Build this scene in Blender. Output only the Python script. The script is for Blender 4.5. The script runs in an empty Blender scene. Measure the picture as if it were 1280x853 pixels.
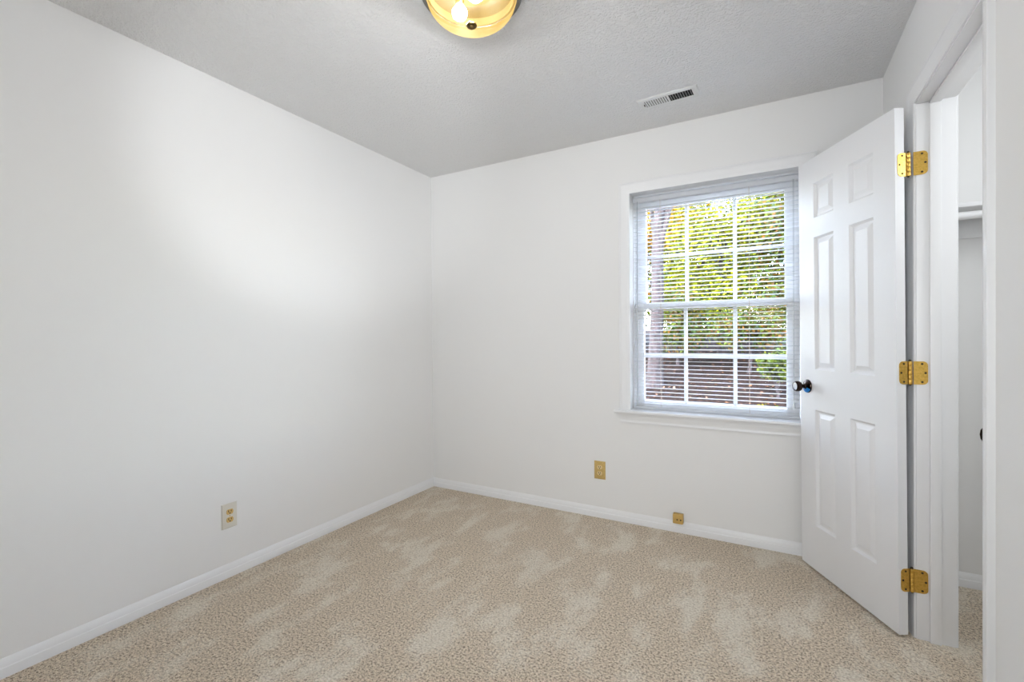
import bpy, bmesh, math, random
from mathutils import Vector, Matrix
random.seed(7)
SC = bpy.context.scene
COL = SC.collection
PI = math.pi

# ------------------------------------------------------------------ camera
F_PX = 578.677
RIGHT = Vector((0.87265639, 0.48827981, -0.00732466))
FWD = Vector((-0.48832555, 0.87263383, -0.00695346))
UP = Vector((0.00299651, 0.0096448, 0.999949))
cam_data = bpy.data.cameras.new('camera')
cam = bpy.data.objects.new('camera', cam_data)
COL.objects.link(cam)
m = Matrix.Identity(4)
for i in range(3):
    m[i][0], m[i][1], m[i][2] = RIGHT[i], UP[i], -FWD[i]
m[0][3], m[1][3], m[2][3] = 2.3438, 0.0, 1.1729
cam.matrix_world = m
cam_data.sensor_fit = 'HORIZONTAL'
cam_data.sensor_width = 36.0
cam_data.lens = F_PX / 1280 * 36
cam_data.shift_y = -0.6 / 1280
cam_data.clip_start = 0.02
cam_data.clip_end = 200
SC.camera = cam

# ------------------------------------------------------------------ world, sun, lights, exposure
SC.view_settings.view_transform = 'Standard'
SC.view_settings.look = 'None'
SC.view_settings.exposure = 0.13
SC.view_settings.gamma = 1.0
SC.view_settings.use_curve_mapping = False
world = bpy.data.worlds.new('daylight')
SC.world = world
world.use_nodes = True
wn = world.node_tree.nodes
sky = wn.new('ShaderNodeTexSky')
sky.sky_type = 'NISHITA'
sky.sun_disc = False
sky.sun_elevation = math.radians(48)
sky.sun_rotation = math.radians(205)
wn['Background'].inputs['Strength'].default_value = 4.0
soft = wn.new('ShaderNodeHueSaturation')          # hazy bright sky
soft.inputs['Saturation'].default_value = 0.6
world.node_tree.links.new(sky.outputs['Color'], soft.inputs['Color'])
world.node_tree.links.new(soft.outputs['Color'], wn['Background'].inputs['Color'])

def light(kind, name, loc, energy, color=(1, 1, 1), radius=0.05, aim=None, **kw):
    d = bpy.data.lights.new(name, kind)
    d.energy = energy
    d.color = color
    if kind in ('POINT', 'SPOT'):
        d.shadow_soft_size = radius
    for k, v in kw.items():
        setattr(d, k, v)
    o = bpy.data.objects.new(name, d)
    COL.objects.link(o)
    o.location = loc
    if aim is not None:
        o.rotation_euler = (Vector(aim) - Vector(loc)).to_track_quat('-Z', 'Y').to_euler()
    return o

light('SUN', 'sun', (0, 0, 10), 4.5, (1.0, 0.95, 0.86), aim=(2.0, 7.2, 0), angle=math.radians(0.6))
# photographer's flash beside the camera, tilted up so that its cone ends on the wall
light('SPOT', 'flash', (2.45, -0.08, 1.22), 74, (0.905, 0.945, 0.985), 0.05, aim=(0.0, 1.95, 2.26),
      spot_size=math.radians(39), spot_blend=0.6)
light('SPOT', 'fill_ahead', (2.28, -0.28, 1.45), 72, (0.905, 0.945, 0.985), 0.15, aim=(1.25, 2.9, 1.25),
      spot_size=math.radians(92), spot_blend=1.0)  # unseen fill spot, added to raise the back wall
light('POINT', 'fill_high', (1.70, 0.0, 1.75), 7.5, (0.90, 0.94, 0.985), 0.28)  # unseen fill point, added for the upper left wall and ceiling
light('POINT', 'fill_low', (2.45, -0.20, 0.7), 7, (0.90, 0.94, 0.985), 0.22)  # unseen low fill point, added to lift the ceiling
light('POINT', 'closet_lamp', (3.60, 1.9, 1.9), 11.5, (0.92, 0.96, 1.0), 0.2)
BULB_L = 420                         # radiance of each bulb of the ceiling lamp
BULB_COL = (0.905, 0.94, 0.985)

# ------------------------------------------------------------------ dimensions
D, W, H = 2.895, 2.8295, 2.44       # back wall, right wall, ceiling
YF = -0.38                           # front wall, behind the camera
WT = 0.115                           # partition thickness
XC, YC = 3.95, 0.85                  # closet far wall and near wall

# ------------------------------------------------------------------ materials
def mat(name, col, rough=0.5, metal=0.0, spec=0.5):
    mt = bpy.data.materials.new(name)
    mt.use_nodes = True
    b = mt.node_tree.nodes['Principled BSDF']
    b.inputs['Base Color'].default_value = (*col, 1)
    b.inputs['Roughness'].default_value = rough
    b.inputs['Metallic'].default_value = metal
    b.inputs['Specular IOR Level'].default_value = spec
    return mt

def nd(mt, t, **kw):
    n = mt.node_tree.nodes.new(t)
    for k, v in kw.items():
        if hasattr(n, k):
            setattr(n, k, v)
        else:
            n.inputs[k].default_value = v
    return n

def lk(mt, a, b):
    mt.node_tree.links.new(a, b)

def bsdf(mt):
    return mt.node_tree.nodes['Principled BSDF']

def ramp(mt, stops, interp='LINEAR'):
    r = nd(mt, 'ShaderNodeValToRGB')
    r.color_ramp.interpolation = interp
    e = r.color_ramp.elements
    while len(e) < len(stops):
        e.new(0.5)
    for k, (p, c) in enumerate(stops):
        e[k].position = p
        e[k].color = (*c, 1)
    return r

def bump(mt, height_socket, strength, dist):
    b = nd(mt, 'ShaderNodeBump')
    b.inputs['Strength'].default_value = strength
    b.inputs['Distance'].default_value = dist
    lk(mt, height_socket, b.inputs['Height'])
    lk(mt, b.outputs['Normal'], bsdf(mt).inputs['Normal'])
    return b

def coords(mt):
    return nd(mt, 'ShaderNodeTexCoord').outputs['Object']

def noise(mt, vec, scale, detail=2.0, rough=0.5):
    n = nd(mt, 'ShaderNodeTexNoise')
    n.inputs['Scale'].default_value = scale
    n.inputs['Detail'].default_value = detail
    n.inputs['Roughness'].default_value = rough
    lk(mt, vec, n.inputs['Vector'])
    return n

def wall_paint(name, col):
    mt = mat(name, col, 0.62, spec=0.25)
    v = coords(mt)
    bump(mt, noise(mt, v, 160, 3).outputs['Fac'], 0.12, 0.0012)
    return mt

M = {}
M['wall'] = wall_paint('wall paint', (0.87, 0.865, 0.855))
M['closet_wall'] = wall_paint('closet wall paint', (0.84, 0.835, 0.815))

def ceiling_mat():
    mt = mat('textured ceiling', (0.885, 0.88, 0.875), 0.85, spec=0.15)
    v = coords(mt)
    a = noise(mt, v, 92, 3, 0.55)
    r = ramp(mt, [(0.42, (0, 0, 0)), (0.62, (1, 1, 1))])
    lk(mt, a.outputs['Fac'], r.inputs['Fac'])
    b = noise(mt, v, 190, 2, 0.6)
    mx = nd(mt, 'ShaderNodeMath', operation='MULTIPLY_ADD')
    lk(mt, b.outputs['Fac'], mx.inputs[0])
    mx.inputs[1].default_value = 0.45
    lk(mt, r.outputs['Color'], mx.inputs[2])
    bump(mt, mx.outputs[0], 0.75, 0.005)
    return mt
M['ceiling'] = ceiling_mat()

def trim_paint(name, col=(0.87, 0.87, 0.875), rough=0.32):
    mt = mat(name, col, rough, spec=0.4)
    v = coords(mt)
    bump(mt, noise(mt, v, 45, 2).outputs['Fac'], 0.05, 0.001)
    return mt
M['trim'] = trim_paint('white trim paint')
M['door'] = trim_paint('white door paint', (0.84, 0.84, 0.85), 0.40)
M['sash'] = trim_paint('white sash paint', (0.86, 0.86, 0.86), 0.35)

def slat_mat():
    mt = mat('white vinyl slat', (0.86, 0.87, 0.88), 0.38, spec=0.45)
    v = coords(mt)
    bump(mt, noise(mt, v, 25, 1).outputs['Fac'], 0.03, 0.001)
    return mt
M['slat'] = slat_mat()
def translucent(mt, col, fac):
    t = nd(mt, 'ShaderNodeBsdfTranslucent')
    t.inputs['Color'].default_value = (*col, 1)
    mx = nd(mt, 'ShaderNodeMixShader')
    mx.inputs[0].default_value = fac
    lk(mt, bsdf(mt).outputs[0], mx.inputs[1])
    lk(mt, t.outputs[0], mx.inputs[2])
    lk(mt, mx.outputs[0], mt.node_tree.nodes['Material Output'].inputs['Surface'])
translucent(M['slat'], (0.92, 0.93, 0.95), 0.45)

def carpet_mat():
    mt = mat('beige cut pile carpet', (0.4, 0.34, 0.27), 0.95, spec=0.05)
    v = coords(mt)
    # vacuum marks: brushed patches stretched along the room
    mp = nd(mt, 'ShaderNodeMapping')
    mp.inputs['Rotation'].default_value = (0, 0, math.radians(-9))
    mp.inputs['Scale'].default_value = (1.0, 0.48, 1.0)
    lk(mt, v, mp.inputs['Vector'])
    w1 = noise(mt, mp.outputs['Vector'], 6.6, 4.0, 0.6)
    w1.inputs['Distortion'].default_value = 0.15
    g1 = noise(mt, v, 48, 3, 0.85)
    wa = nd(mt, 'ShaderNodeMath', operation='MULTIPLY_ADD')
    lk(mt, g1.outputs['Fac'], wa.inputs[0])
    wa.inputs[1].default_value = 0.34
    lk(mt, w1.outputs['Fac'], wa.inputs[2])
    wr = ramp(mt, [(0.665, (0, 0, 0)), (0.80, (1, 1, 1))])
    lk(mt, wa.outputs[0], wr.inputs['Fac'])
    # yarn tufts
    t1 = noise(mt, v, 115, 3, 0.95)
    tr = ramp(mt, [(0.39, (0.15, 0.108, 0.068)), (0.47, (0.66, 0.53, 0.39)), (0.53, (0.84, 0.70, 0.535)), (0.62, (0.98, 0.87, 0.71))])
    lk(mt, t1.outputs['Fac'], tr.inputs['Fac'])
    mix = nd(mt, 'ShaderNodeMix', data_type='RGBA', blend_type='MIX')
    lit = nd(mt, 'ShaderNodeMix', data_type='RGBA', blend_type='SCREEN')
    lit.inputs[0].default_value = 1.0
    lk(mt, tr.outputs['Color'], lit.inputs[6])
    lit.inputs[7].default_value = (0.44, 0.385, 0.30, 1)
    lk(mt, wr.outputs['Color'], mix.inputs[0])
    lk(mt, tr.outputs['Color'], mix.inputs[6])
    lk(mt, lit.outputs[2], mix.inputs[7])
    lk(mt, mix.outputs[2], bsdf(mt).inputs['Base Color'])
    bsdf(mt).inputs['Sheen Weight'].default_value = 0.15
    t2 = nd(mt, 'ShaderNodeTexVoronoi')
    t2.inputs['Scale'].default_value = 260
    lk(mt, v, t2.inputs['Vector'])
    bump(mt, t2.outputs['Distance'], 0.8, 0.006)
    return mt
M['carpet'] = carpet_mat()

def brass_mat(name, c1, c2, rough=0.28):
    mt = mat(name, c1, rough, 1.0)
    v = coords(mt)
    n = noise(mt, v, 120, 4, 0.7)
    r = ramp(mt, [(0.35, c1), (0.62, c2)])
    lk(mt, n.outputs['Fac'], r.inputs['Fac'])
    lk(mt, r.outputs['Color'], bsdf(mt).inputs['Base Color'])
    return mt
M['brass'] = brass_mat('polished brass', (0.86, 0.56, 0.14), (0.66, 0.40, 0.08), 0.34)
M['plate_gold'] = brass_mat('tarnished brass plate', (0.70, 0.50, 0.19), (0.58, 0.40, 0.14), 0.45)
bsdf(M['plate_gold']).inputs['Metallic'].default_value = 0.25
M['tan_recept'] = mat('tan receptacle', (0.80, 0.62, 0.32), 0.4)
M['jack'] = mat('tan plastic', (0.62, 0.40, 0.12), 0.4)
M['screw'] = mat('dark screw', (0.05, 0.035, 0.02), 0.5, 0.6)
M['slot'] = mat('dark slot', (0.012, 0.01, 0.008), 0.7)
M['almond'] = mat('off white plate', (0.74, 0.71, 0.63), 0.4)
M['ivory'] = mat('yellowed ivory receptacle', (0.66, 0.45, 0.16), 0.4)
M['bronze'] = mat('dark bronze', (0.045, 0.03, 0.025), 0.22, 1.0)
M['knob_face'] = mat('brushed grey knob face', (0.38, 0.38, 0.38), 0.3, 1.0)
M['blue'] = mat('blue crescent', (0.0, 0.24, 0.72), 0.35)
M['nickel'] = mat('grey metal pan', (0.16, 0.155, 0.14), 0.4, 1.0)
M['liner'] = mat('added dark liner', (0.05, 0.032, 0.012), 0.8, spec=0.1)
M['finial'] = mat('bronze finial', (0.20, 0.13, 0.05), 0.4, 1.0)
M['vent'] = mat('white enamel', (0.80, 0.80, 0.79), 0.4)
M['duct'] = mat('dark duct', (0.012, 0.012, 0.012), 0.9)
M['cord'] = mat('ladder cord', (0.66, 0.55, 0.42), 0.8)
M['wand'] = mat('clear grey wand', (0.55, 0.57, 0.58), 0.2)
M['rod'] = mat('white rod', (0.84, 0.84, 0.84), 0.3)
M['bark'] = mat('grey brown bark', (0.26, 0.19, 0.18), 0.9)
def bark():
    mt = M['bark']
    v = coords(mt)
    mp = nd(mt, 'ShaderNodeMapping')
    mp.inputs['Scale'].default_value = (1, 1, 0.18)
    lk(mt, v, mp.inputs['Vector'])
    n = noise(mt, mp.outputs['Vector'], 26, 4, 0.7)
    r = ramp(mt, [(0.35, (0.008, 0.005, 0.005)), (0.65, (0.045, 0.032, 0.033))])
    lk(mt, n.outputs['Fac'], r.inputs['Fac'])
    lk(mt, r.outputs['Color'], bsdf(mt).inputs['Base Color'])
    bump(mt, n.outputs['Fac'], 0.8, 0.03)
bark()

def glass_mat():
    mt = bpy.data.materials.new('window glass')
    mt.use_nodes = True
    nt = mt.node_tree
    nt.nodes.remove(nt.nodes['Principled BSDF'])
    out = nt.nodes['Material Output']
    tr = nt.nodes.new('ShaderNodeBsdfTransparent')
    gl = nt.nodes.new('ShaderNodeBsdfGlossy')
    gl.inputs['Roughness'].default_value = 0.02
    fr = nt.nodes.new('ShaderNodeFresnel')
    fr.inputs['IOR'].default_value = 1.06
    mx = nt.nodes.new('ShaderNodeMixShader')
    nt.links.new(fr.outputs[0], mx.inputs[0])
    nt.links.new(tr.outputs[0], mx.inputs[1])
    nt.links.new(gl.outputs[0], mx.inputs[2])
    nt.links.new(mx.outputs[0], out.inputs['Surface'])
    return mt
M['glass'] = glass_mat()

def bowl_mat():
    """lit alabaster glass: it glows amber and lets the bulbs' light out"""
    mt = bpy.data.materials.new('lit amber alabaster glass')
    mt.use_nodes = True
    nt = mt.node_tree
    nt.nodes.remove(nt.nodes['Principled BSDF'])
    out = nt.nodes['Material Output']
    v = coords(mt)
    n = noise(mt, v, 6, 2, 0.5)
    n.inputs['Distortion'].default_value = 0.6
    r = ramp(mt, [(0.34, (0.62, 0.36, 0.07)), (0.55, (0.80, 0.54, 0.16)), (0.72, (0.95, 0.74, 0.34))])
    lk(mt, n.outputs['Fac'], r.inputs['Fac'])
    em = nt.nodes.new('ShaderNodeEmission')
    em.inputs['Strength'].default_value = 0.85
    lk(mt, r.outputs['Color'], em.inputs['Color'])
    tr = nt.nodes.new('ShaderNodeBsdfTransparent')
    tr.inputs['Color'].default_value = (0.55, 0.53, 0.50, 1)
    ad = nt.nodes.new('ShaderNodeAddShader')
    lk(mt, em.outputs[0], ad.inputs[0])
    lk(mt, tr.outputs[0], ad.inputs[1])
    gl = nt.nodes.new('ShaderNodeBsdfGlossy')
    gl.inputs['Roughness'].default_value = 0.15
    mx = nt.nodes.new('ShaderNodeMixShader')
    mx.inputs[0].default_value = 0.04
    lk(mt, ad.outputs[0], mx.inputs[1])
    lk(mt, gl.outputs[0], mx.inputs[2])
    lk(mt, mx.outputs[0], out.inputs['Surface'])
    return mt
M['bowl'] = bowl_mat()

M['bulb'] = bpy.data.materials.new('lit bulb')
M['bulb'].use_nodes = True
bsdf(M['bulb']).inputs['Emission Color'].default_value = (*BULB_COL, 1)
bsdf(M['bulb']).inputs['Emission Strength'].default_value = BULB_L

def leaf_mat(name, cols, trans=0.35):
    mt = mat(name, cols[0], 0.5, spec=0.3)
    nt = mt.node_tree
    g = nd(mt, 'ShaderNodeNewGeometry')
    k = len(cols)
    r = ramp(mt, [(i / (k - 1), tuple(0.34 * max(0.0, q + 0.35 * (q - sum(c) / 3)) for q in c)) for i, c in enumerate(cols)])
    lk(mt, g.outputs['Random Per Island'], r.inputs['Fac'])
    lk(mt, r.outputs['Color'], bsdf(mt).inputs['Base Color'])
    tl = nd(mt, 'ShaderNodeBsdfTranslucent')
    lk(mt, r.outputs['Color'], tl.inputs['Color'])
    mx = nd(mt, 'ShaderNodeMixShader')
    mx.inputs[0].default_value = trans
    lk(mt, bsdf(mt).outputs[0], mx.inputs[1])
    lk(mt, tl.outputs[0], mx.inputs[2])
    lk(mt, mx.outputs[0], nt.nodes['Material Output'].inputs['Surface'])
    return mt
M['leaf_yellow'] = leaf_mat('yellow green leaves', [(0.70, 0.68, 0.05), (0.30, 0.38, 0.04), (0.80, 0.74, 0.12), (0.10, 0.15, 0.03), (0.56, 0.60, 0.08), (0.06, 0.08, 0.03)])
M['leaf_green'] = leaf_mat('mid green leaves', [(0.08, 0.17, 0.03), (0.24, 0.30, 0.05), (0.04, 0.08, 0.02), (0.38, 0.40, 0.07), (0.12, 0.18, 0.04), (0.05, 0.07, 0.03)])
M['leaf_dark'] = leaf_mat('dark green and rust leaves', [(0.05, 0.12, 0.03), (0.22, 0.28, 0.05), (0.03, 0.07, 0.025), (0.34, 0.16, 0.05), (0.12, 0.20, 0.04)])
M['leaf_orange'] = leaf_mat('orange leaves', [(0.85, 0.42, 0.05), (0.90, 0.66, 0.06), (0.62, 0.26, 0.05), (0.80, 0.74, 0.10)])
M['litter'] = leaf_mat('fallen leaves', [(0.16, 0.09, 0.06), (0.40, 0.22, 0.13), (0.09, 0.05, 0.04), (0.62, 0.42, 0.32), (0.12, 0.07, 0.05), (0.07, 0.05, 0.04)], 0.1)
def soil():
    mt = mat('brown mulch', (0.2, 0.13, 0.1), 0.95, spec=0.1)
    v = coords(mt)
    n = noise(mt, v, 24, 5, 0.75)
    r = ramp(mt, [(0.35, (0.006, 0.004, 0.003)), (0.55, (0.020, 0.012, 0.0095)), (0.72, (0.06, 0.037, 0.028))])
    lk(mt, n.outputs['Fac'], r.inputs['Fac'])
    lk(mt, r.outputs['Color'], bsdf(mt).inputs['Base Color'])
    bump(mt, n.outputs['Fac'], 0.8, 0.05)
    return mt
M['soil'] = soil()

# ------------------------------------------------------------------ mesh helpers
class MB:
    """collects shapes and links them as one mesh object"""
    def __init__(self):
        self.bm = bmesh.new()

    def box(self, lo, hi, bev=0.0, seg=2, rot=None):
        c = [(lo[i] + hi[i]) / 2 for i in range(3)]
        s = [abs(hi[i] - lo[i]) for i in range(3)]
        r = bmesh.ops.create_cube(self.bm, size=1.0)
        vs = r['verts']
        bmesh.ops.scale(self.bm, verts=vs, vec=s)
        if bev > 0:
            es = list({e for v in vs for e in v.link_edges})
            r = bmesh.ops.bevel(self.bm, geom=es, offset=min(bev, min(s) * 0.45), segments=seg, affect='EDGES', profile=0.5)
            vs = list({v for f in r['faces'] for v in f.verts} | {v for v in vs if v.is_valid})
        if rot is not None:
            bmesh.ops.rotate(self.bm, verts=vs, cent=(0, 0, 0), matrix=rot)
        bmesh.ops.translate(self.bm, verts=vs, vec=c)
        return self

    def loft(self, rings, close_ring=True, caps=True, close_path=False):
        """rings: lists of points, all of one length"""
        bm = self.bm
        vv = [[bm.verts.new(p) for p in ring] for ring in rings]
        n = len(rings[0])
        span = range(len(vv) if close_path else len(vv) - 1)
        for i in span:
            a, b = vv[i], vv[(i + 1) % len(vv)]
            for j in range(n if close_ring else n - 1):
                k = (j + 1) % n
                bm.faces.new((a[j], a[k], b[k], b[j]))
        if caps and close_ring and not close_path:
            bm.faces.new(list(reversed(vv[0])))
            bm.faces.new(vv[-1])
        return self

    def tube(self, pts, r, n=10):
        pts = [Vector(p) for p in pts]
        rs = r if isinstance(r, (list, tuple)) else [r] * len(pts)
        rings = []
        for i, p in enumerate(pts):
            d = (pts[min(i + 1, len(pts) - 1)] - pts[max(i - 1, 0)]).normalized()
            a = d.orthogonal().normalized() if abs(d.z) > 0.9 else d.cross(Vector((0, 0, 1))).normalized()
            if abs(d.z) > 0.9:
                a = (Vector((1, 0, 0)) - d * d.x).normalized()
            b = d.cross(a)
            rings.append([p + (a * math.cos(t) + b * math.sin(t)) * rs[i] for t in [2 * PI * k / n for k in range(n)]])
        return self.loft(rings)

    def lathe(self, prof, n=32, frame=None):
        """prof: (radius, height) pairs along local z; frame: 4x4"""
        fr = frame or Matrix.Identity(4)
        rings = []
        for r, z in prof:
            rr = max(r, 1e-5)
            rings.append([fr @ Vector((rr * math.cos(2 * PI * k / n), rr * math.sin(2 * PI * k / n), z)) for k in range(n)])
        return self.loft(rings)

    def poly_prism(self, pts, z0, z1, frame):
        rings = [[frame @ Vector((x, y, z)) for x, y in pts] for z in (z0, z1)]
        return self.loft(rings)

    def build(self, name, material, parent=None, smooth=None, loc=(0, 0, 0)):
        bm = self.bm
        bmesh.ops.recalc_face_normals(bm, faces=bm.faces)
        me = bpy.data.meshes.new(name)
        bm.to_mesh(me)
        bm.free()
        me.materials.append(material)
        if smooth is not None:
            me.shade_smooth()
            me.set_sharp_from_angle(angle=math.radians(smooth))
        o = bpy.data.objects.new(name, me)
        COL.objects.link(o)
        o.location = loc
        if parent is not None:
            o.parent = parent
        return o

def tag(o, label=None, cat=None, group=None, kind=None):
    for k, v in (('label', label), ('category', cat), ('group', group), ('kind', kind)):
        if v:
            o[k] = v
    return o

def empty(name, loc=(0, 0, 0), rot=(0, 0, 0)):
    o = bpy.data.objects.new(name, None)
    COL.objects.link(o)
    o.location = loc
    o.rotation_euler = rot
    o.empty_display_size = 0.1
    return o

def frame(origin, x, y, z):
    mm = Matrix.Identity(4)
    for i in range(3):
        mm[i][0], mm[i][1], mm[i][2], mm[i][3] = x[i], y[i], z[i], origin[i]
    return mm

# ------------------------------------------------------------------ room shell
def walls(name, boxes, material, label):
    b = MB()
    for lo, hi in boxes:
        b.box(lo, hi)
    return tag(b.build(name, material), label, 'wall', kind='structure')

XL, YB, ZT = -0.15, 3.115, 2.60
wx0, wx1, wz0, wz1 = 1.555, 2.509, 0.680, 2.085     # rough window opening
dy0, dy1, dz1 = 1.633, 2.323, 2.071                   # rough closet door opening
tag(MB().box((XL, YF - 0.15, -0.12), (XC + 0.15, YB, 0)).build('floor', M['carpet']),
    'beige cut pile carpet with pale vacuum marks covering the bedroom floor', 'carpet', kind='structure')
tag(MB().box((XL, YF - 0.15, H), (XC + 0.15, YB, ZT)).build('ceiling', M['ceiling']),
    'white stippled ceiling above the empty bedroom', 'ceiling', kind='structure')
walls('wall_left', [((XL, YF - 0.15, -0.12), (0, YB, H))], M['wall'], 'bare white wall with the pale outlet plate near its baseboard')
walls('wall_back', [((0, D, -0.12), (wx0, YB, H)), ((wx1, D, -0.12), (XC + 0.15, YB, H)),
                    ((wx0, D, -0.12), (wx1, YB, wz0)), ((wx0, D, wz1), (wx1, YB, H))], M['wall'], 'white wall around the window with blinds')
walls('wall_right', [((W, YF, 0), (W + WT, dy0, H)), ((W, dy1, 0), (W + WT, D, H)), ((W, dy0, dz1), (W + WT, dy1, H))],
      M['wall'], 'white wall holding the closet doorway')
walls('wall_front', [((0, YF - 0.15, 0), (XC, YF, H))], M['wall'], 'white wall behind the viewer opposite the window')
walls('wall_closet_end', [((XC, YF, 0), (XC + 0.15, D, H))], M['closet_wall'], 'white wall at the far end of the closet')
walls('wall_closet_side', [((W + WT, YC - 0.1, 0), (XC, YC, H))], M['closet_wall'], 'white side wall of the closet facing its shelf')

BB = [(0.0, 0.0), (0.0145, 0.0), (0.0145, 0.033), (0.0140, 0.0345), (0.0110, 0.037), (0.0090, 0.050), (0.0045, 0.060), (0.0020, 0.064), (0.0, 0.065)]
def baseboard(name, a, b, inward, label, mit_a=0, mit_b=0):
    """a, b: floor points on the wall; inward: unit vector into the room; mitres shorten the outer edge"""
    a, b, n = Vector((*a, 0)), Vector((*b, 0)), Vector((*inward, 0))
    d = (b - a).normalized()
    rings = [[a + n * t + d * (t * mit_a) + Vector((0, 0, z)) for t, z in BB],
             [b + n * t - d * (t * mit_b) + Vector((0, 0, z)) for t, z in BB]]
    return tag(MB().loft(rings).build(name, M['trim'], smooth=30), label, 'baseboard', kind='structure')
baseboard('baseboard_left', (0, YF), (0, D), (1, 0), 'white baseboard under the bare wall with the pale outlet', 0, 1)
baseboard('baseboard_back', (0, D), (W, D), (0, -1), 'white baseboard under the window wall', 1, 1)
baseboard('baseboard_right', (W, 2.376), (W, D), (-1, 0), 'short white baseboard behind the open closet door', 0, 1)
baseboard('baseboard_near', (W, YF), (W, 1.575), (-1, 0), 'white baseboard on the near side of the closet doorway')
baseboard('baseboard_closet', (W + WT, D), (XC, D), (0, -1), 'white baseboard inside the closet', 0, 0)

# casing profile: (distance outward from the inner edge, projection from the wall)
CAS = [(0.0, 0.0), (0.0, 0.0055), (0.0015, 0.007), (0.012, 0.0080), (0.0145, 0.0095), (0.018, 0.0098), (0.026, 0.0102), (0.040, 0.0140),
       (0.050, 0.0165), (0.056, 0.0165), (0.059, 0.015), (0.0615, 0.0165), (0.066, 0.0165), (0.0675, 0.015), (0.0675, 0.0)]
def casing_mesh(a0, a1, b0, b1, P, sc=1.0):
    """three-sided mitred casing round the opening a0..a1, up to b1, in the plane map P(a, b, h)"""
    rings = []
    for (a, b), (oa, ob) in (((a0, b0), (-1, 0)), ((a0, b1), (-1, 1)), ((a1, b1), (1, 1)), ((a1, b0), (1, 0))):
        rings.append([P(a + oa * u * sc, b + ob * u * sc, h) for u, h in CAS])
    return MB().loft(rings)

# ------------------------------------------------------------------ window
win = tag(empty('window_1', (2.032, D, 0.70)), 'white double hung six over six window with bushes outside', 'window', kind='structure')
win.rotation_euler = (0, 0, 0)
def wpart(mb, name, material, parent=None, smooth=30, label=None):
    o = mb.build(name, material, parent or win, smooth)
    if parent is None:
        o.location = -Vector(win.location)
    if label:
        o['label'] = label
    return o
jx0, jx1, jz1 = 1.569, 2.495, 2.071
jb = MB()
jb.box((wx0, D + 0.0005, wz0), (jx0, YB, wz1)).box((jx1, D + 0.0005, wz0), (wx1, YB, wz1)).box((jx0, D + 0.0005, jz1), (jx1, YB, wz1))
jb.box((jx0, 3.066, wz0), (jx1, YB + 0.02, 0.722))                                     # outer sill
for xx, s in ((jx0, 1), (jx1, -1)):                                                  # parting stops in the tracks
    jb.box((xx, 2.984, 0.70), (xx + s * 0.010, 2.994, jz1)).box((xx, 3.028, 0.70), (xx + s * 0.010, 3.034, jz1)).box((xx, 3.066, 0.70), (xx + s * 0.014, 3.078, jz1))
jb.box((jx0, 2.984, jz1 - 0.010), (jx1, 2.994, jz1))
wpart(jb, 'window_jamb', M['trim'])
wpart(casing_mesh(jx0 + 0.005, jx1 - 0.005, 0.7105, jz1 - 0.005, lambda a, b, h: Vector((a, D - h, b))), 'window_casing', M['trim'])
# stool: nosed board that returns past the casing
sb = MB()
sb.box((1.474, D - 0.036, 0.692), (2.590, D, 0.7105), 0.005, 3)
sb.box((jx0, D - 0.002, 0.692), (jx1, 3.066, 0.7105))
wpart(sb, 'window_stool', M['trim'])
# apron: crown-shaped moulding with mitred returns
AP = [(0.0, 0.0), (0.020, 0.0), (0.020, -0.006), (0.017, -0.012), (0.0165, -0.018), (0.0135, -0.028), (0.0100, -0.040), (0.0095, -0.047), (0.0115, -0.052), (0.0105, -0.060), (0.0, -0.062)]
def apron(x0, x1):
    rings = []
    for x, s in ((x0, 1), (x1, -1)):
        rings.append([Vector((x + s * (0.022 - t + 0.02 * (-z / 0.062) ** 1.5), D - t, 0.692 + z)) for t, z in AP])
    return MB().loft(rings)
wpart(apron(1.484, 2.580), 'window_apron', M['trim'])

def sash(name, y0, y1, x0, x1, z0, z1, gx0, gx1, gz0, gz1, vx, hz, label):
    s = MB()
    s.box((x0, y0, z0), (gx0, y1, z1), 0.003).box((gx1, y0, z0), (x1, y1, z1), 0.003)
    s.box((gx0 - 0.002, y0, z0), (gx1 + 0.002, y1, gz0), 0.003).box((gx0 - 0.002, y0, gz1), (gx1 + 0.002, y1, z1), 0.003)
    o = wpart(s, name, M['sash'], label=label)
    yc = (y0 + y1) / 2
    mu = MB()
    for x in vx:
        mu.box((x - 0.010, yc - 0.011, gz0 - 0.002), (x + 0.010, yc + 0.011, gz1 + 0.002), 0.003)
    mu.box((gx0 - 0.002, yc - 0.0105, hz - 0.010), (gx1 + 0.002, yc + 0.0105, hz + 0.010), 0.003)
    wpart(mu, 'muntin_grid', M['sash'], o)
    wpart(MB().box((gx0 - 0.004, yc - 0.0015, gz0 - 0.004), (gx1 + 0.004, yc + 0.0015, gz1 + 0.004)), 'pane', M['glass'], o, None)
    return o
sash('lower_sash', 2.995, 3.027, 1.582, 2.482, 0.7115, 1.385, 1.637, 2.419, 0.762, 1.345, (1.886, 2.160), 1.049, 'white lower sash of six lites')
sash('upper_sash', 3.035, 3.065, 1.582, 2.482, 1.345, 2.070, 1.643, 2.412, 1.388, 1.992, (1.888, 2.158), 1.682, 'white upper sash of six lites')

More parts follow.
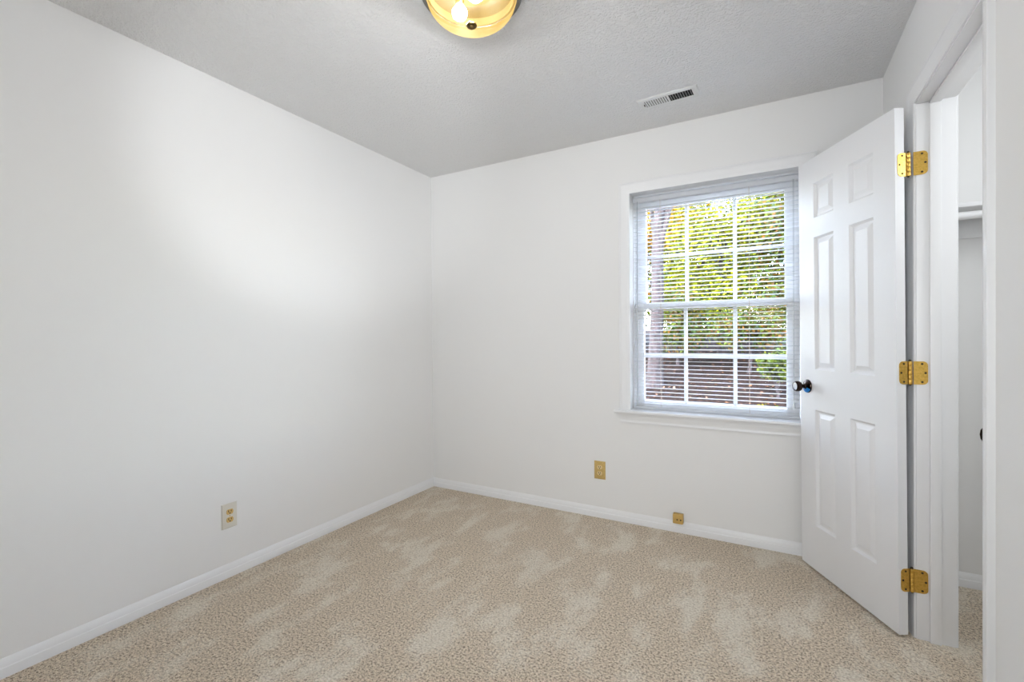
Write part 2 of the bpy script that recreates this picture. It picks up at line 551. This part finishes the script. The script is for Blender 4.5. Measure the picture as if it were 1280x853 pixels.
# ------------------------------------------------------------------ blind
BY = 2.960                                                            # front of the blind
bx0, bx1 = 1.577, 2.486
blind = tag(empty('window_blind', (2.032, BY + 0.0125, 0.7105)), 'white aluminium mini blind with open slats hanging inside the window', 'blind')
def bpart(mb, name, material, smooth=30, label=None, parent=None):
    o = mb.build(name, material, parent or blind, smooth)
    if parent is None:
        o.location = -Vector(blind.location)
    if label:
        o['label'] = label
    return o
hr = MB()
hr.box((bx0, BY - 0.004, 2.020), (bx1, BY + 0.028, 2.046), 0.002)
hr.box((bx0 + 0.002, BY - 0.0055, 2.041), (bx1 - 0.002, BY - 0.002, 2.046), 0.001)
bpart(hr, 'headrail', M['slat'])
bpart(MB().box((bx0 + 0.004, BY, 0.7110), (bx1 - 0.004, BY + 0.026, 0.7290), 0.006, 3), 'bottom_rail', M['slat'])
NS, Z0, PITCH = 52, 0.7500, 0.02425
TILT = math.radians(-3)
def slat_rings():
    pr = []
    n = 6
    up, dn = [], []
    for k in range(n + 1):
        t = -0.0125 + 0.025 * k / n
        c = 0.0036 * (1 - (t / 0.0125) ** 2)
        y, z = t, c - 0.0018
        up.append((y * math.cos(TILT) - z * math.sin(TILT), y * math.sin(TILT) + z * math.cos(TILT) + 0.00035))
        dn.append((y * math.cos(TILT) - z * math.sin(TILT), y * math.sin(TILT) + z * math.cos(TILT) - 0.00035))
    return up + dn[::-1]
sp = slat_rings()
first = MB().loft([[(x, y, z) for y, z in sp] for x in (-(bx1 - bx0) / 2 + 0.003, (bx1 - bx0) / 2 - 0.003)]).build('slat', M['slat'], blind, 40)
xc = (bx0 + bx1) / 2
for k in range(NS):
    s = first if k == 0 else first.copy()
    if k:
        COL.objects.link(s)
        s.parent = blind
    s.location = Vector((xc, BY + 0.0125, Z0 + k * PITCH)) - Vector(blind.location)
    s.rotation_euler = (0, 0, 0)
for xx in (1.745, 2.032 + 0.204):
    c = MB()
    for yy in (BY - 0.0012, BY + 0.0262):
        c.tube([(xx, yy, 0.728), (xx, yy, 2.022)], 0.0006, 6)
    for k in range(NS):
        z = Z0 + k * PITCH - 0.0022
        c.tube([(xx + 0.0012, BY - 0.001, z - 0.0018), (xx + 0.0012, BY + 0.026, z + 0.0018)], 0.00035, 5)
    bpart(c, 'ladder_cord', M['cord'], None)
wd = MB()
wd.tube([(1.607, BY - 0.010, 1.990), (1.606, BY - 0.012, 1.30), (1.604, BY - 0.010, 0.745)], 0.0032, 6)
wd.tube([(1.607, BY - 0.003, 2.026), (1.607, BY - 0.010, 2.022), (1.607, BY - 0.011, 1.985)], 0.0018, 6)
wd.lathe([(0.0, -0.012), (0.005, -0.010), (0.005, 0.018), (0.0032, 0.024)], 8, Matrix.Translation((1.604, BY - 0.010, 0.748)))
bpart(wd, 'tilt_wand', M['wand'], 40, 'thin grey tilt wand')
lc = MB()
for dx in (-0.002, 0.002):
    lc.tube([(2.452 + dx, BY - 0.005, 2.024), (2.452 + dx, BY - 0.009, 1.40), (2.452 + dx * 0.4, BY - 0.007, 0.80)], 0.0011, 6)
lc.lathe([(0.002, 0.02), (0.005, 0.012), (0.008, -0.016), (0.0, -0.017)], 10, Matrix.Translation((2.452, BY - 0.008, 0.790)))
bpart(lc, 'lift_cord', M['wand'], 40)

# ------------------------------------------------------------------ closet doorway trim
jf0, jf1 = 1.651, 2.305                                             # jamb faces
trim = tag(empty('trim_1', (W, 2.0, 0)), 'white jamb and casing of the closet doorway', 'door frame', kind='structure')
def tpart(mb, name, material, label=None, smooth=30):
    o = mb.build(name, material, trim, smooth)
    o.location = -Vector(trim.location)
    if label:
        o['label'] = label
    return o
jm = MB()
jm.box((W, dy0, 0), (W + WT, jf0, 2.053), 0.001).box((W, jf1, 0), (W + WT, dy1, 2.053), 0.001).box((W, dy0, 2.053), (W + WT, dy1, dz1), 0.001)
tpart(jm, 'door_jamb', M['trim'])
st = MB()
sx0, sx1, stp = W + 0.038, W + 0.071, 0.011
st.box((sx0, jf0, 0), (sx1, jf0 + stp, 2.053), 0.002).box((sx0, jf1 - stp, 0), (sx1, jf1, 2.053), 0.002).box((sx0, jf0, 2.053 - stp), (sx1, jf1, 2.053), 0.002)
tpart(st, 'door_stop', M['trim'])
tpart(casing_mesh(jf0 - 0.005, jf1 + 0.005, 0, 2.058, lambda a, b, h: Vector((W - h, a, b)), 0.89), 'door_casing', M['trim'])
tpart(casing_mesh(jf0 - 0.005, jf1 + 0.005, 0, 2.058, lambda a, b, h: Vector((W + WT + h, a, b)), 0.89), 'closet_casing', M['trim'])
sk = MB()
sk.box((W + 0.003, jf0 - 0.0005, 0.880), (W + 0.032, jf0 + 0.0012, 0.940), 0.0005)
lip = [(W + 0.004, 0.889), (W + 0.004, 0.931), (W - 0.004, 0.929), (W - 0.0085, 0.922), (W - 0.0102, 0.910), (W - 0.0085, 0.898), (W - 0.004, 0.891)]
sk.loft([[Vector((x, jf0 - 0.0005 + yo, z)) for x, z in lip] for yo in (0.0, 0.0016)])
tpart(sk, 'strike_plate', M['bronze'], 'dark strike plate lip')

# ------------------------------------------------------------------ closet door, swung open
TH = math.radians(151.5)
PIV = Vector((2.810, 2.303, 0.0))
dv = Vector((-math.sin(TH), -math.cos(TH), 0))                       # along the door from the hinge
def rot2(x, y):
    c, s = math.cos(-TH), math.sin(-TH)
    return Vector((c * x - s * y, s * x + c * y, 0))
face_n = rot2(1, 0)                                                  # from the room face to the visible face
corner = PIV + rot2(0.0145, -0.0015)                                 # hinge corner of the room face
DW, DH0, DH1, DT = 0.610, 0.012, 2.045, 0.035
door = tag(empty('door_1', PIV), 'white six panel closet door swung open on brass hinges', 'door', kind='structure')
FR = frame(corner - PIV, dv, face_n, Vector((0, 0, 1)))              # local: x along door, y out of the visible face, z up
# door leans a little out of plumb
lean = Matrix.Rotation(math.radians(-0.33), 4, 'Y')
door.rotation_euler = lean.to_euler()
door.location = PIV + Vector((0.0065, 0, 0))
def dpart(mb, name, material, parent=None, smooth=30, label=None):
    bmesh.ops.transform(mb.bm, matrix=FR, verts=mb.bm.verts)
    o = mb.build(name, material, parent or door, smooth)
    if label:
        o['label'] = label
    return o
xs = [0, 0.110, 0.251, 0.351, 0.492, DW]
zs = [DH0, 0.232, 0.806, 1.004, 1.655, 1.749, 1.920, DH1]
holes = {(i, j) for i in (1, 3) for j in (1, 3, 5)}
sl = MB()
def vget(cache, bm, p):
    k = tuple(round(c, 6) for c in p)
    if k not in cache:
        cache[k] = bm.verts.new(p)
    return cache[k]
vc = {}
for yy in (0.0, DT):
    for i in range(5):
        for j in range(7):
            if (i, j) in holes:
                continue
            q = [(xs[i], yy, zs[j]), (xs[i + 1], yy, zs[j]), (xs[i + 1], yy, zs[j + 1]), (xs[i], yy, zs[j + 1])]
            sl.bm.faces.new([vget(vc, sl.bm, p) for p in q])
def rim(pts):
    for k in range(len(pts)):
        (x0, z0), (x1, z1) = pts[k], pts[(k + 1) % len(pts)]
        sl.bm.faces.new([vget(vc, sl.bm, p) for p in ((x0, 0, z0), (x1, 0, z1), (x1, DT, z1), (x0, DT, z0))])
rim([(x, DH0) for x in xs] + [(DW, z) for z in zs[1:]] + [(x, DH1) for x in reversed(xs[:-1])] + [(0, z) for z in reversed(zs[1:-1])])
for i, j in holes:
    rim([(xs[i], zs[j]), (xs[i + 1], zs[j]), (xs[i + 1], zs[j + 1]), (xs[i], zs[j + 1])])
dpart(sl, 'door_slab', M['door'], smooth=20)
PANEL = [(0.0, 0.0), (0.003, 0.0035), (0.006, 0.0065), (0.010, 0.0105), (0.016, 0.0110), (0.018, 0.0105), (0.034, 0.0030), (0.036, 0.0022), (0.036, 0.0022)]
for i, j in sorted(holes):
    pm = MB()
    x0, x1, z0, z1 = xs[i], xs[i + 1], zs[j], zs[j + 1]
    for side in (0, 1):
        rings = []
        for ins, dep in PANEL:
            y = DT - dep if side else dep
            rings.append([(x0 + ins, y, z0 + ins), (x1 - ins, y, z0 + ins), (x1 - ins, y, z1 - ins), (x0 + ins, y, z1 - ins)])
        rings = rings[:-1]
        vv = [[pm.bm.verts.new(p) for p in ring] for ring in rings]
        for a, b in zip(vv, vv[1:]):
            for k in range(4):
                pm.bm.faces.new((a[k], a[(k + 1) % 4], b[(k + 1) % 4], b[k]))
        pm.bm.faces.new(vv[-1])
    dpart(pm, 'raised_panel', M['door'], smooth=18)

# knob set
def knob(side, blue):
    """side +1: on the visible face, -1: on the room face"""
    y0 = DT if side > 0 else 0.0
    fr = frame((0.549, y0, 0.918), (1, 0, 0), (0, 0, 1), (0, side, 0))
    k = MB().lathe([(0.0, 0.020), (0.009, 0.020), (0.010, 0.030), (0.014, 0.034), (0.023, 0.040), (0.0262, 0.047), (0.0262, 0.058),
                    (0.0240, 0.064), (0.0205, 0.0655), (0.0195, 0.0645), (0.0195, 0.063), (0.0, 0.063)], 28, fr)
    root = dpart(k, 'door_knob', M['bronze'], label='dark bronze door knob' if blue else None)
    r = MB().lathe([(0.0, 0.0), (0.0335, 0.0), (0.0335, 0.003), (0.031, 0.007), (0.020, 0.011), (0.012, 0.014), (0.0105, 0.022), (0.0, 0.022)], 32, fr)
    dpart(r, 'rosette', M['bronze'], root)
    dpart(MB().lathe([(0.0, 0.0628), (0.0185, 0.0628), (0.0180, 0.0646), (0.010, 0.0652), (0.0, 0.0653)], 24, fr), 'knob_face', M['knob_face'], root, label='grey metal knob face')
    if blue:  # plain blue crescent laid over the lower part of the rosette
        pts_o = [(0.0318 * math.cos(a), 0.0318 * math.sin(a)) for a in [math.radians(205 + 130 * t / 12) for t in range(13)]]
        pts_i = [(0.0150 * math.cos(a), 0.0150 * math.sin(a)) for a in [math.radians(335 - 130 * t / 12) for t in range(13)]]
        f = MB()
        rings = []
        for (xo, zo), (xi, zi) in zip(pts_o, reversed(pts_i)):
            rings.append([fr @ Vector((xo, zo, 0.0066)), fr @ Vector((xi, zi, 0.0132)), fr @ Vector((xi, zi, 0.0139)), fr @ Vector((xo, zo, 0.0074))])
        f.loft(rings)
        dpart(f, 'blue_crescent', M['blue'], root, label='bright blue patch on the rosette')
    return root
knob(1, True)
knob(-1, False)
lt = MB().box((DW - 0.0005, 0.005, 0.890), (DW + 0.0012, 0.030, 0.946), 0.0004)
lt.box((DW, 0.011, 0.909), (DW + 0.010, 0.024, 0.927), 0.002)
dpart(lt, 'latch_plate', M['brass'])

# hinges: one leaf on the door's edge, one on the jamb, knuckles between
def hinge(zc, dz_lean):
    root = MB()
    h = 0.0445
    # knuckles and pin, in world axes around the pivot
    for k in range(5):
        z0 = zc - h + k * 2 * h / 5
        root.lathe([(0.0, 0.0), (0.0068, 0.0), (0.0074, 0.0008), (0.0074, 2 * h / 5 - 0.0014), (0.0068, 2 * h / 5 - 0.0006), (0.0, 2 * h / 5 - 0.0004)], 14, Matrix.Translation((0, 0, z0)))
    r = root.build('hinge', M['brass'], door, 40)
    pin = MB().lathe([(0.0, h), (0.0046, h), (0.0050, h + 0.002), (0.0036, h + 0.006), (0.0, h + 0.0065)], 12, Matrix.Translation((0, 0, zc)))
    pin.lathe([(0.0, -h - 0.005), (0.0030, -h - 0.004), (0.0042, -h), (0.0, -h)], 12, Matrix.Translation((0, 0, zc)))
    pin.build('hinge_pin', M['screw'], r, 40)
    def leaf(org, u, n, length, nm):
        """rounded leaf from the knuckle: org on the surface, u away from the knuckle, n out of the surface"""
        rad = 0.015
        pts = [(0, -h), ]
        for a in range(-90, 1, 15):
            pts.append((length - rad + rad * math.cos(math.radians(a)), -h + rad + rad * math.sin(math.radians(a))))
        for a in range(0, 91, 15):
            pts.append((length - rad + rad * math.cos(math.radians(a)), h - rad + rad * math.sin(math.radians(a))))
        pts.append((0, h))
        f = frame(org + Vector((0, 0, zc)), u, Vector((0, 0, 1)), n)
        lf = MB().poly_prism(pts, -0.0006, 0.0016, f)
        o = lf.build(nm, M['brass'], r, 30)
        sc = MB()
        for sx, sz in ((length - 0.017, h - 0.010), (length - 0.007, 0.0), (length - 0.017, -h + 0.010)):
            sc.lathe([(0.0, 0.0012), (0.0042, 0.0012), (0.0037, 0.0024), (0.0014, 0.0026), (0.0, 0.0020)], 12, f @ Matrix.Translation((sx, sz, 0)))
        so = sc.build('hinge_screws', M['screw'], r, 40)
        return o
    # door leaf: on the door's hinge edge (local x = 0), running along the thickness
    leaf(corner - PIV - dv * 0.0004 + face_n * -0.0045, face_n, -dv, 0.0305, 'door_leaf')
    # jamb leaf: on the jamb face y = jf1, running in +x
    off = Vector((W - 0.0085 - PIV.x - 0.0065 - dz_lean, jf1 - PIV.y - 0.0008, 0))
    leaf(off, Vector((1, 0, 0)), Vector((0, -1, 0)), 0.0425, 'jamb_leaf')
    return r
for z in (1.826, 1.025, 0.224):
    hinge(z, -math.sin(math.radians(0.33)) * z)

# ------------------------------------------------------------------ closet shelf and rod
cs = empty('closet_shelf', (3.42, D, 1.700))
tag(cs, 'white wooden shelf high inside the closet above the rod', 'shelf')
o = MB().box((W + WT, D - 0.300, 1.700), (XC, D, 1.719), 0.002).build('shelf_board', M['trim'], cs, 30)
o.location = -Vector(cs.location)
o = MB().box((W + WT, D - 0.019, 1.612), (XC, D, 1.700), 0.002).box((XC - 0.019, D - 0.30, 1.612), (XC, D - 0.019, 1.700), 0.002).build('shelf_cleat', M['trim'], cs, 30)
o.location = -Vector(cs.location)
cr = empty('closet_rod', (3.42, D - 0.275, 1.668))
tag(cr, 'round white hanging rod just under the closet shelf', 'closet rod')
o = MB().tube([(W + WT, D - 0.275, 1.668), (XC - 0.019, D - 0.275, 1.668)], 0.0165, 20).build('rod_pole', M['rod'], cr, 40)
o.location = -Vector(cr.location)
for x, s in ((W + WT, 1), (XC - 0.019, -1)):
    f = frame((x, D - 0.275, 1.668), (0, 1, 0), (0, 0, 1), (s, 0, 0))
    o = MB().lathe([(0.0, 0.0), (0.028, 0.0), (0.028, 0.004), (0.021, 0.006), (0.021, 0.016), (0.0175, 0.016), (0.0175, 0.004), (0.0, 0.004)], 20, f).build('rod_socket', M['rod'], cr, 40)
    o.location = -Vector(cr.location)

# ------------------------------------------------------------------ ceiling light
LX, LY = 1.412, 1.386
lamp = tag(empty('ceiling_light', (LX, LY, H)), 'flush mounted ceiling lamp with a glowing amber glass bowl', 'ceiling lamp')
pan = MB().lathe([(0.0, 0.0), (0.168, 0.0), (0.172, -0.006), (0.176, -0.030), (0.181, -0.036), (0.181, -0.044), (0.174, -0.052), (0.160, -0.050), (0.155, -0.020), (0.02, -0.016), (0.0, -0.016)], 56)
pan.build('lamp_pan', M['nickel'], lamp, 40)
MB().lathe([(0.0, -0.0165), (0.154, -0.0165), (0.154, -0.0495), (0.1525, -0.0495), (0.1525, -0.018), (0.0, -0.018)], 48).build('glare_liner', M['liner'], lamp, 40)  # dark liner added to keep the pan's inner wall from showing bright
outer = []
for k in range(19):
    t = k / 18 * PI / 2
    outer.append((0.160 * math.cos(t) ** 0.92 if k < 18 else 0.0, -0.048 - 0.096 * math.sin(t)))
bw = MB()
n = 56
rings = []
for r_, z_ in [(0.162, -0.048), (0.1635, -0.051)] + [(a, b - 0.004) for a, b in outer]:
    rings.append([(max(r_, 1e-4) * math.cos(2 * PI * k / n), max(r_, 1e-4) * math.sin(2 * PI * k / n), z_) for k in range(n)])
bw.loft(rings, caps=False)
bw.build('glass_bowl', M['bowl'], lamp, 60, )
MB().lathe([(0.0, -0.138), (0.012, -0.140), (0.0185, -0.147), (0.0190, -0.151), (0.0170, -0.154), (0.0120, -0.1545), (0.0110, -0.152), (0.0100, -0.154), (0.0085, -0.160), (0.0045, -0.163), (0.0, -0.1635)], 20).build('finial', M['finial'], lamp, 40, )
for dx, dy in ((-0.062, 0.015), (0.040, -0.035)):
    sk_ = MB().lathe([(0.0, -0.015), (0.017, -0.015), (0.017, -0.042), (0.014, -0.046), (0.0, -0.046)], 16, Matrix.Translation((dx, dy, 0)))
    sk_.build('bulb_socket', M['finial'], lamp, 40)
    b_ = MB().lathe([(0.0, -0.046), (0.012, -0.046), (0.016, -0.053), (0.026, -0.066), (0.0275, -0.076), (0.024, -0.088), (0.014, -0.097), (0.0, -0.100)], 24, Matrix.Translation((dx, dy, 0)))
    b_.build('light_bulb', M['bulb'], lamp, 60)

# ------------------------------------------------------------------ ceiling register
vt = tag(empty('air_vent', (1.872, 2.566, H), (0, 0, math.radians(-3.0))), 'white metal air register in the ceiling near the window wall', 'vent')
L2, B2 = 0.153, 0.063
fm = MB()
il, ib = 0.122, 0.036
def vring(l, b, z):
    return [(-l, -b, z), (l, -b, z), (l, b, z), (-l, b, z)]
fm.loft([vring(il, ib, -0.001), vring(L2, B2, 0.0), vring(L2, B2, -0.002), vring(L2 - 0.006, B2 - 0.006, -0.006), vring(il + 0.004, ib + 0.004, -0.0065), vring(il, ib, -0.005)], caps=False, close_path=True)
fm.box((-0.005, -ib, -0.0055), (0.005, ib, -0.0025))
fm.build('register_frame', M['vent'], vt, 25)
MB().box((-il - 0.002, -ib - 0.002, -0.0016), (il + 0.002, ib + 0.002, -0.0004)).build('duct_opening', M['duct'], vt)
for s in (-1, 1):
    for k in range(9):
        x = s * (0.014 + k * 0.0125)
        lv = MB().box((-0.0040 if s < 0 else -0.0021, -ib + 0.001, -0.00035), (0.0040 if s < 0 else 0.0021, ib - 0.001, 0.00035), rot=Matrix.Rotation(math.radians(-24 if s < 0 else 78), 3, 'Y'))
        o = lv.build('louver', M['vent'], vt)
        o.location = (x, 0, -0.0037)
MB().box((-0.1275, -0.012, -0.0125), (-0.1245, 0.006, -0.006), 0.001).build('damper_lever', M['screw'], vt)

# ------------------------------------------------------------------ outlets and phone jack
def outlet(name, org, u, n, w, h, plate, recept, label, thick=0.0065):
    """org: plate centre on the wall; u: along the wall; n: out of the wall"""
    root = tag(empty(name, org), label, 'outlet')
    f = frame((0, 0, 0), u, (0, 0, 1), n)
    b = MB()
    a, c = w / 2, h / 2
    def ring(i, z):
        return [f @ Vector(q) for q in ((-a + i, -c + i, z), (a - i, -c + i, z), (a - i, c - i, z), (-a + i, c - i, z))]
    b.loft([ring(0, 0), ring(0, thick * 0.5), ring(0.003, thick * 0.9), ring(0.006, thick)])
    b.build('cover_plate', plate, root, 20)
    for zc in (0.0195, -0.0195):
        pts = []
        for k in range(32):
            t = 2 * PI * k / 32
            pts.append((0.0168 * math.cos(t), max(-0.0125, min(0.0125, 0.0168 * math.sin(t)))))
        fr_ = f @ Matrix.Translation((0, zc, 0))
        rc = MB().poly_prism(pts, thick - 0.001, thick + 0.0016, fr_).build('receptacle', recept, root, 30)
        s = MB()
        zt = thick + 0.0016
        def slot(x0, x1, y0, y1):
            s.loft([[fr_ @ Vector(q) for q in ((x0, y0, z), (x1, y0, z), (x1, y1, z), (x0, y1, z))] for z in (zt - 0.0008, zt + 0.0003)])
        slot(-0.0080, -0.0046, -0.0014, 0.0084)
        slot(0.0046, 0.0076, -0.0006, 0.0080)
        s.lathe([(0.0, zt - 0.0008), (0.0032, zt - 0.0008), (0.0032, zt + 0.0003), (0.0, zt + 0.0003)], 12, fr_ @ Matrix.Translation((0, -0.0066, 0)))
        s.build('slots', M['slot'], rc)
    MB().lathe([(0.0, thick - 0.0005), (0.0030, thick - 0.0005), (0.0026, thick + 0.0009), (0.0, thick + 0.0011)], 12, f).build('plate_screw', M['plate_gold'], root, 40)
    return root
outlet('wall_outlet', (0, 1.3075, 0.3015), (0, 1, 0), (1, 0, 0), 0.074, 0.121, M['almond'], M['ivory'], 'pale outlet plate with yellowed sockets on the bare side wall')
outlet('wall_outlet', (1.3715, D, 0.3065), (1, 0, 0), (0, -1, 0), 0.074, 0.116, M['plate_gold'], M['tan_recept'], 'brass coloured outlet plate on the wall below the window')
pj = tag(empty('phone_jack', (1.858, D, 0.080)), 'small tan phone jack box sitting on the baseboard under the window', 'phone jack')
MB().box((-0.0285, -0.034, -0.021), (0.0285, 0.0, 0.034), 0.004, 3).build('jack_box', M['jack'], pj, 30)
MB().box((-0.0285, -0.012, -0.021), (0.0285, 0.0, 0.034)).box((-0.026, -0.0352, 0.016), (0.026, -0.0335, 0.018)).build('cover_seam', M['plate_gold'], pj)
jh = MB()
for dx, r_ in ((-0.003, 0.0042), (0.017, 0.0042)):
    jh.lathe([(0.0, 0.0), (r_, 0.0), (r_, 0.0006), (0.0, 0.0006)], 14, frame((dx, -0.0338, 0.004), (1, 0, 0), (0, 0, 1), (0, -1, 0)))
jh.build('jack_hole', M['slot'], pj)

# ------------------------------------------------------------------ outdoors
def gz(x, y):
    s = min(max((y - 4.2) / 5.3, 0), 1)
    return -0.10 + 0.92 * s * s * (3 - 2 * s) + max(y - 9.5, 0) * 0.06 + 0.05 * math.sin(x * 1.7 + y) * min(max(y - 3.4, 0), 1)
g = MB()
NX, NY = 70, 60
gv = [[g.bm.verts.new((-8 + 20 * i / NX, 3.16 + 17 * j / NY, gz(-8 + 20 * i / NX, 3.16 + 17 * j / NY))) for i in range(NX + 1)] for j in range(NY + 1)]
for j in range(NY):
    for i in range(NX):
        g.bm.faces.new((gv[j][i], gv[j][i + 1], gv[j + 1][i + 1], gv[j + 1][i]))
tag(g.build('ground', M['soil'], smooth=60), 'brown mulched bank rising outside the window', 'ground', kind='structure')

def leaf_quad(bm, p, size, nrm, rnd):
    n_ = nrm.normalized()
    a = n_.orthogonal().normalized()
    a = Matrix.Rotation(rnd.uniform(0, 2 * PI), 3, n_) @ a
    b = n_.cross(a)
    q = [p - a * size * 0.5, p + b * size * 0.27 + n_ * size * 0.06, p + a * size * 0.55 - n_ * size * 0.05, p - b * size * 0.27 + n_ * size * 0.06]
    v = [bm.verts.new(c) for c in q]
    bm.faces.new((v[0], v[1], v[2]))
    bm.faces.new((v[0], v[2], v[3]))

def crown(center, rad, count, size, rnd, clumps=26):
    b = MB()
    cl = []
    for k in range(clumps):
        while True:
            q = Vector((rnd.uniform(-1, 1), rnd.uniform(-1, 1), rnd.uniform(-1, 1)))
            if q.length < 1:
                break
        q = q.normalized() * (q.length ** 0.5)
        cl.append(Vector((center[0] + q.x * rad[0] * 0.82, center[1] + q.y * rad[1] * 0.82, center[2] + q.z * rad[2] * 0.82)))
    cr_ = 0.62 * (rad[0] * rad[1] * rad[2]) ** (1 / 3) * (26 / clumps) ** 0.33
    for k in range(count):
        c = cl[rnd.randrange(len(cl))]
        d = Vector((rnd.gauss(0, 1), rnd.gauss(0, 1), rnd.gauss(0, 1))).normalized()
        p = c + d * cr_ * rnd.random() ** 0.5
        leaf_quad(b.bm, p, size * rnd.uniform(0.7, 1.4), d * 0.7 + Vector((rnd.gauss(0, .6), rnd.gauss(0, .6) - 0.2, 0.7 + rnd.gauss(0, .4))), rnd)
    return b, cl

def plant(name, cat, x, y, trunk_r, trunk_h, cc, rad, count, size, leafm, label, seed, group=None, lean=(0, 0)):
    rnd = random.Random(seed)
    z0 = gz(x, y) - 0.04
    root = tag(empty(name, (x, y, z0)), label, cat, group)
    cb, cl = crown((cc[0] - x, cc[1] - y, cc[2] - z0), rad, count, size, rnd)
    cb.build('foliage', M[leafm], root)
    t = MB()
    pts = [Vector((lean[0] * k / 6 + rnd.uniform(-.02, .02) * (k > 0), lean[1] * k / 6, trunk_h * k / 6)) for k in range(7)]
    t.tube(pts, [trunk_r * (1.25 if k == 0 else 1.0 - 0.06 * k) for k in range(7)], 12)
    top = pts[-1]
    for c in cl[:9]:
        b0 = pts[rnd.choice((3, 4, 5, 6))]
        mid = (b0 + c) / 2 + Vector((rnd.uniform(-.1, .1), rnd.uniform(-.1, .1), 0.08))
        t.tube([b0, mid, c], [trunk_r * 0.4, trunk_r * 0.25, trunk_r * 0.1], 6)
    t.build('trunk', M['bark'], root, 50)
    return root

plant('tree', 'tree', 0.84, 7.0, 0.105, 3.9, (0.85, 7.2, 4.0), (0.8, 0.7, 0.45), 1500, 0.08, 'leaf_yellow', 'tree with a bare grey brown trunk outside the window', 11, lean=(0.10, 0.05))
plant('tree', 'tree', 0.30, 9.6, 0.06, 2.4, (0.40, 9.6, 3.45), (1.0, 0.5, 0.62), 4200, 0.065, 'leaf_orange', 'orange leaved tree high behind the bare trunk', 12)
plant('tree', 'tree', 1.55, 9.3, 0.07, 2.6, (1.50, 9.3, 2.70), (0.92, 0.6, 1.45), 13000, 0.064, 'leaf_yellow', 'sunlit yellow green tree in the middle of the window view', 13)
plant('tree', 'tree', 2.85, 8.9, 0.08, 2.8, (2.95, 8.9, 2.60), (0.92, 0.6, 1.6), 14000, 0.062, 'leaf_dark', 'dark green and rust coloured tree behind the door side of the window', 14)
plant('shrub', 'shrub', 0.95, 8.3, 0.03, 0.7, (0.95, 8.3, 1.40), (0.62, 0.4, 0.50), 4500, 0.052, 'leaf_dark', 'dark mixed shrub growing behind the bare trunk', 15)
plant('shrub', 'shrub', 2.05, 8.0, 0.03, 0.6, (2.05, 8.0, 1.35), (0.50, 0.35, 0.36), 3800, 0.052, 'leaf_dark', 'dark green shrub between the yellow and the dark tree', 16)
plant('shrub', 'shrub', 2.27, 5.6, 0.012, 0.20, (2.29, 5.6, 0.34), (0.15, 0.13, 0.07), 420, 0.040, 'leaf_yellow', 'low bright green plant on the mulch nearest the window', 17)
plant('shrub', 'shrub', 2.42, 7.0, 0.02, 0.3, (2.42, 7.0, 0.80), (0.22, 0.2, 0.20), 1500, 0.042, 'leaf_green', 'small round green bush on the mulch below the dark tree', 18)
plant('tree', 'tree', -0.55, 8.9, 0.06, 2.2, (-0.45, 8.9, 2.35), (0.62, 0.5, 1.3), 7500, 0.07, 'leaf_green', 'green leaved young tree on the far side of the bare trunk', 19)
for k, (x, y) in enumerate(((-4.4, 12.6), (-2.0, 12.2), (0.4, 12.9), (2.8, 12.4), (5.2, 12.8), (7.6, 12.1))):
    plant('tree', 'tree', x, y, 0.12, 2.6, (x, y, 3.0), (1.5, 0.7, 2.2), 15000, 0.135, 'leaf_green' if k % 2 else 'leaf_dark',
          'leafy tree in the dense row behind the nearer trees', 30 + k, 'trees in the row behind')
rnd = random.Random(5)
lf = MB()
for k in range(3200):
    x, y = rnd.uniform(-2.5, 5.0), rnd.uniform(4.4, 10.5)
    leaf_quad(lf.bm, Vector((x, y, gz(x, y) + 0.012)), rnd.uniform(0.035, 0.075), Vector((rnd.gauss(0, .35), rnd.gauss(0, .35), 1)), rnd)
tag(lf.build('leaf_litter', M['litter']), 'scattered fallen leaves on the brown mulch', 'fallen leaves', kind='stuff')
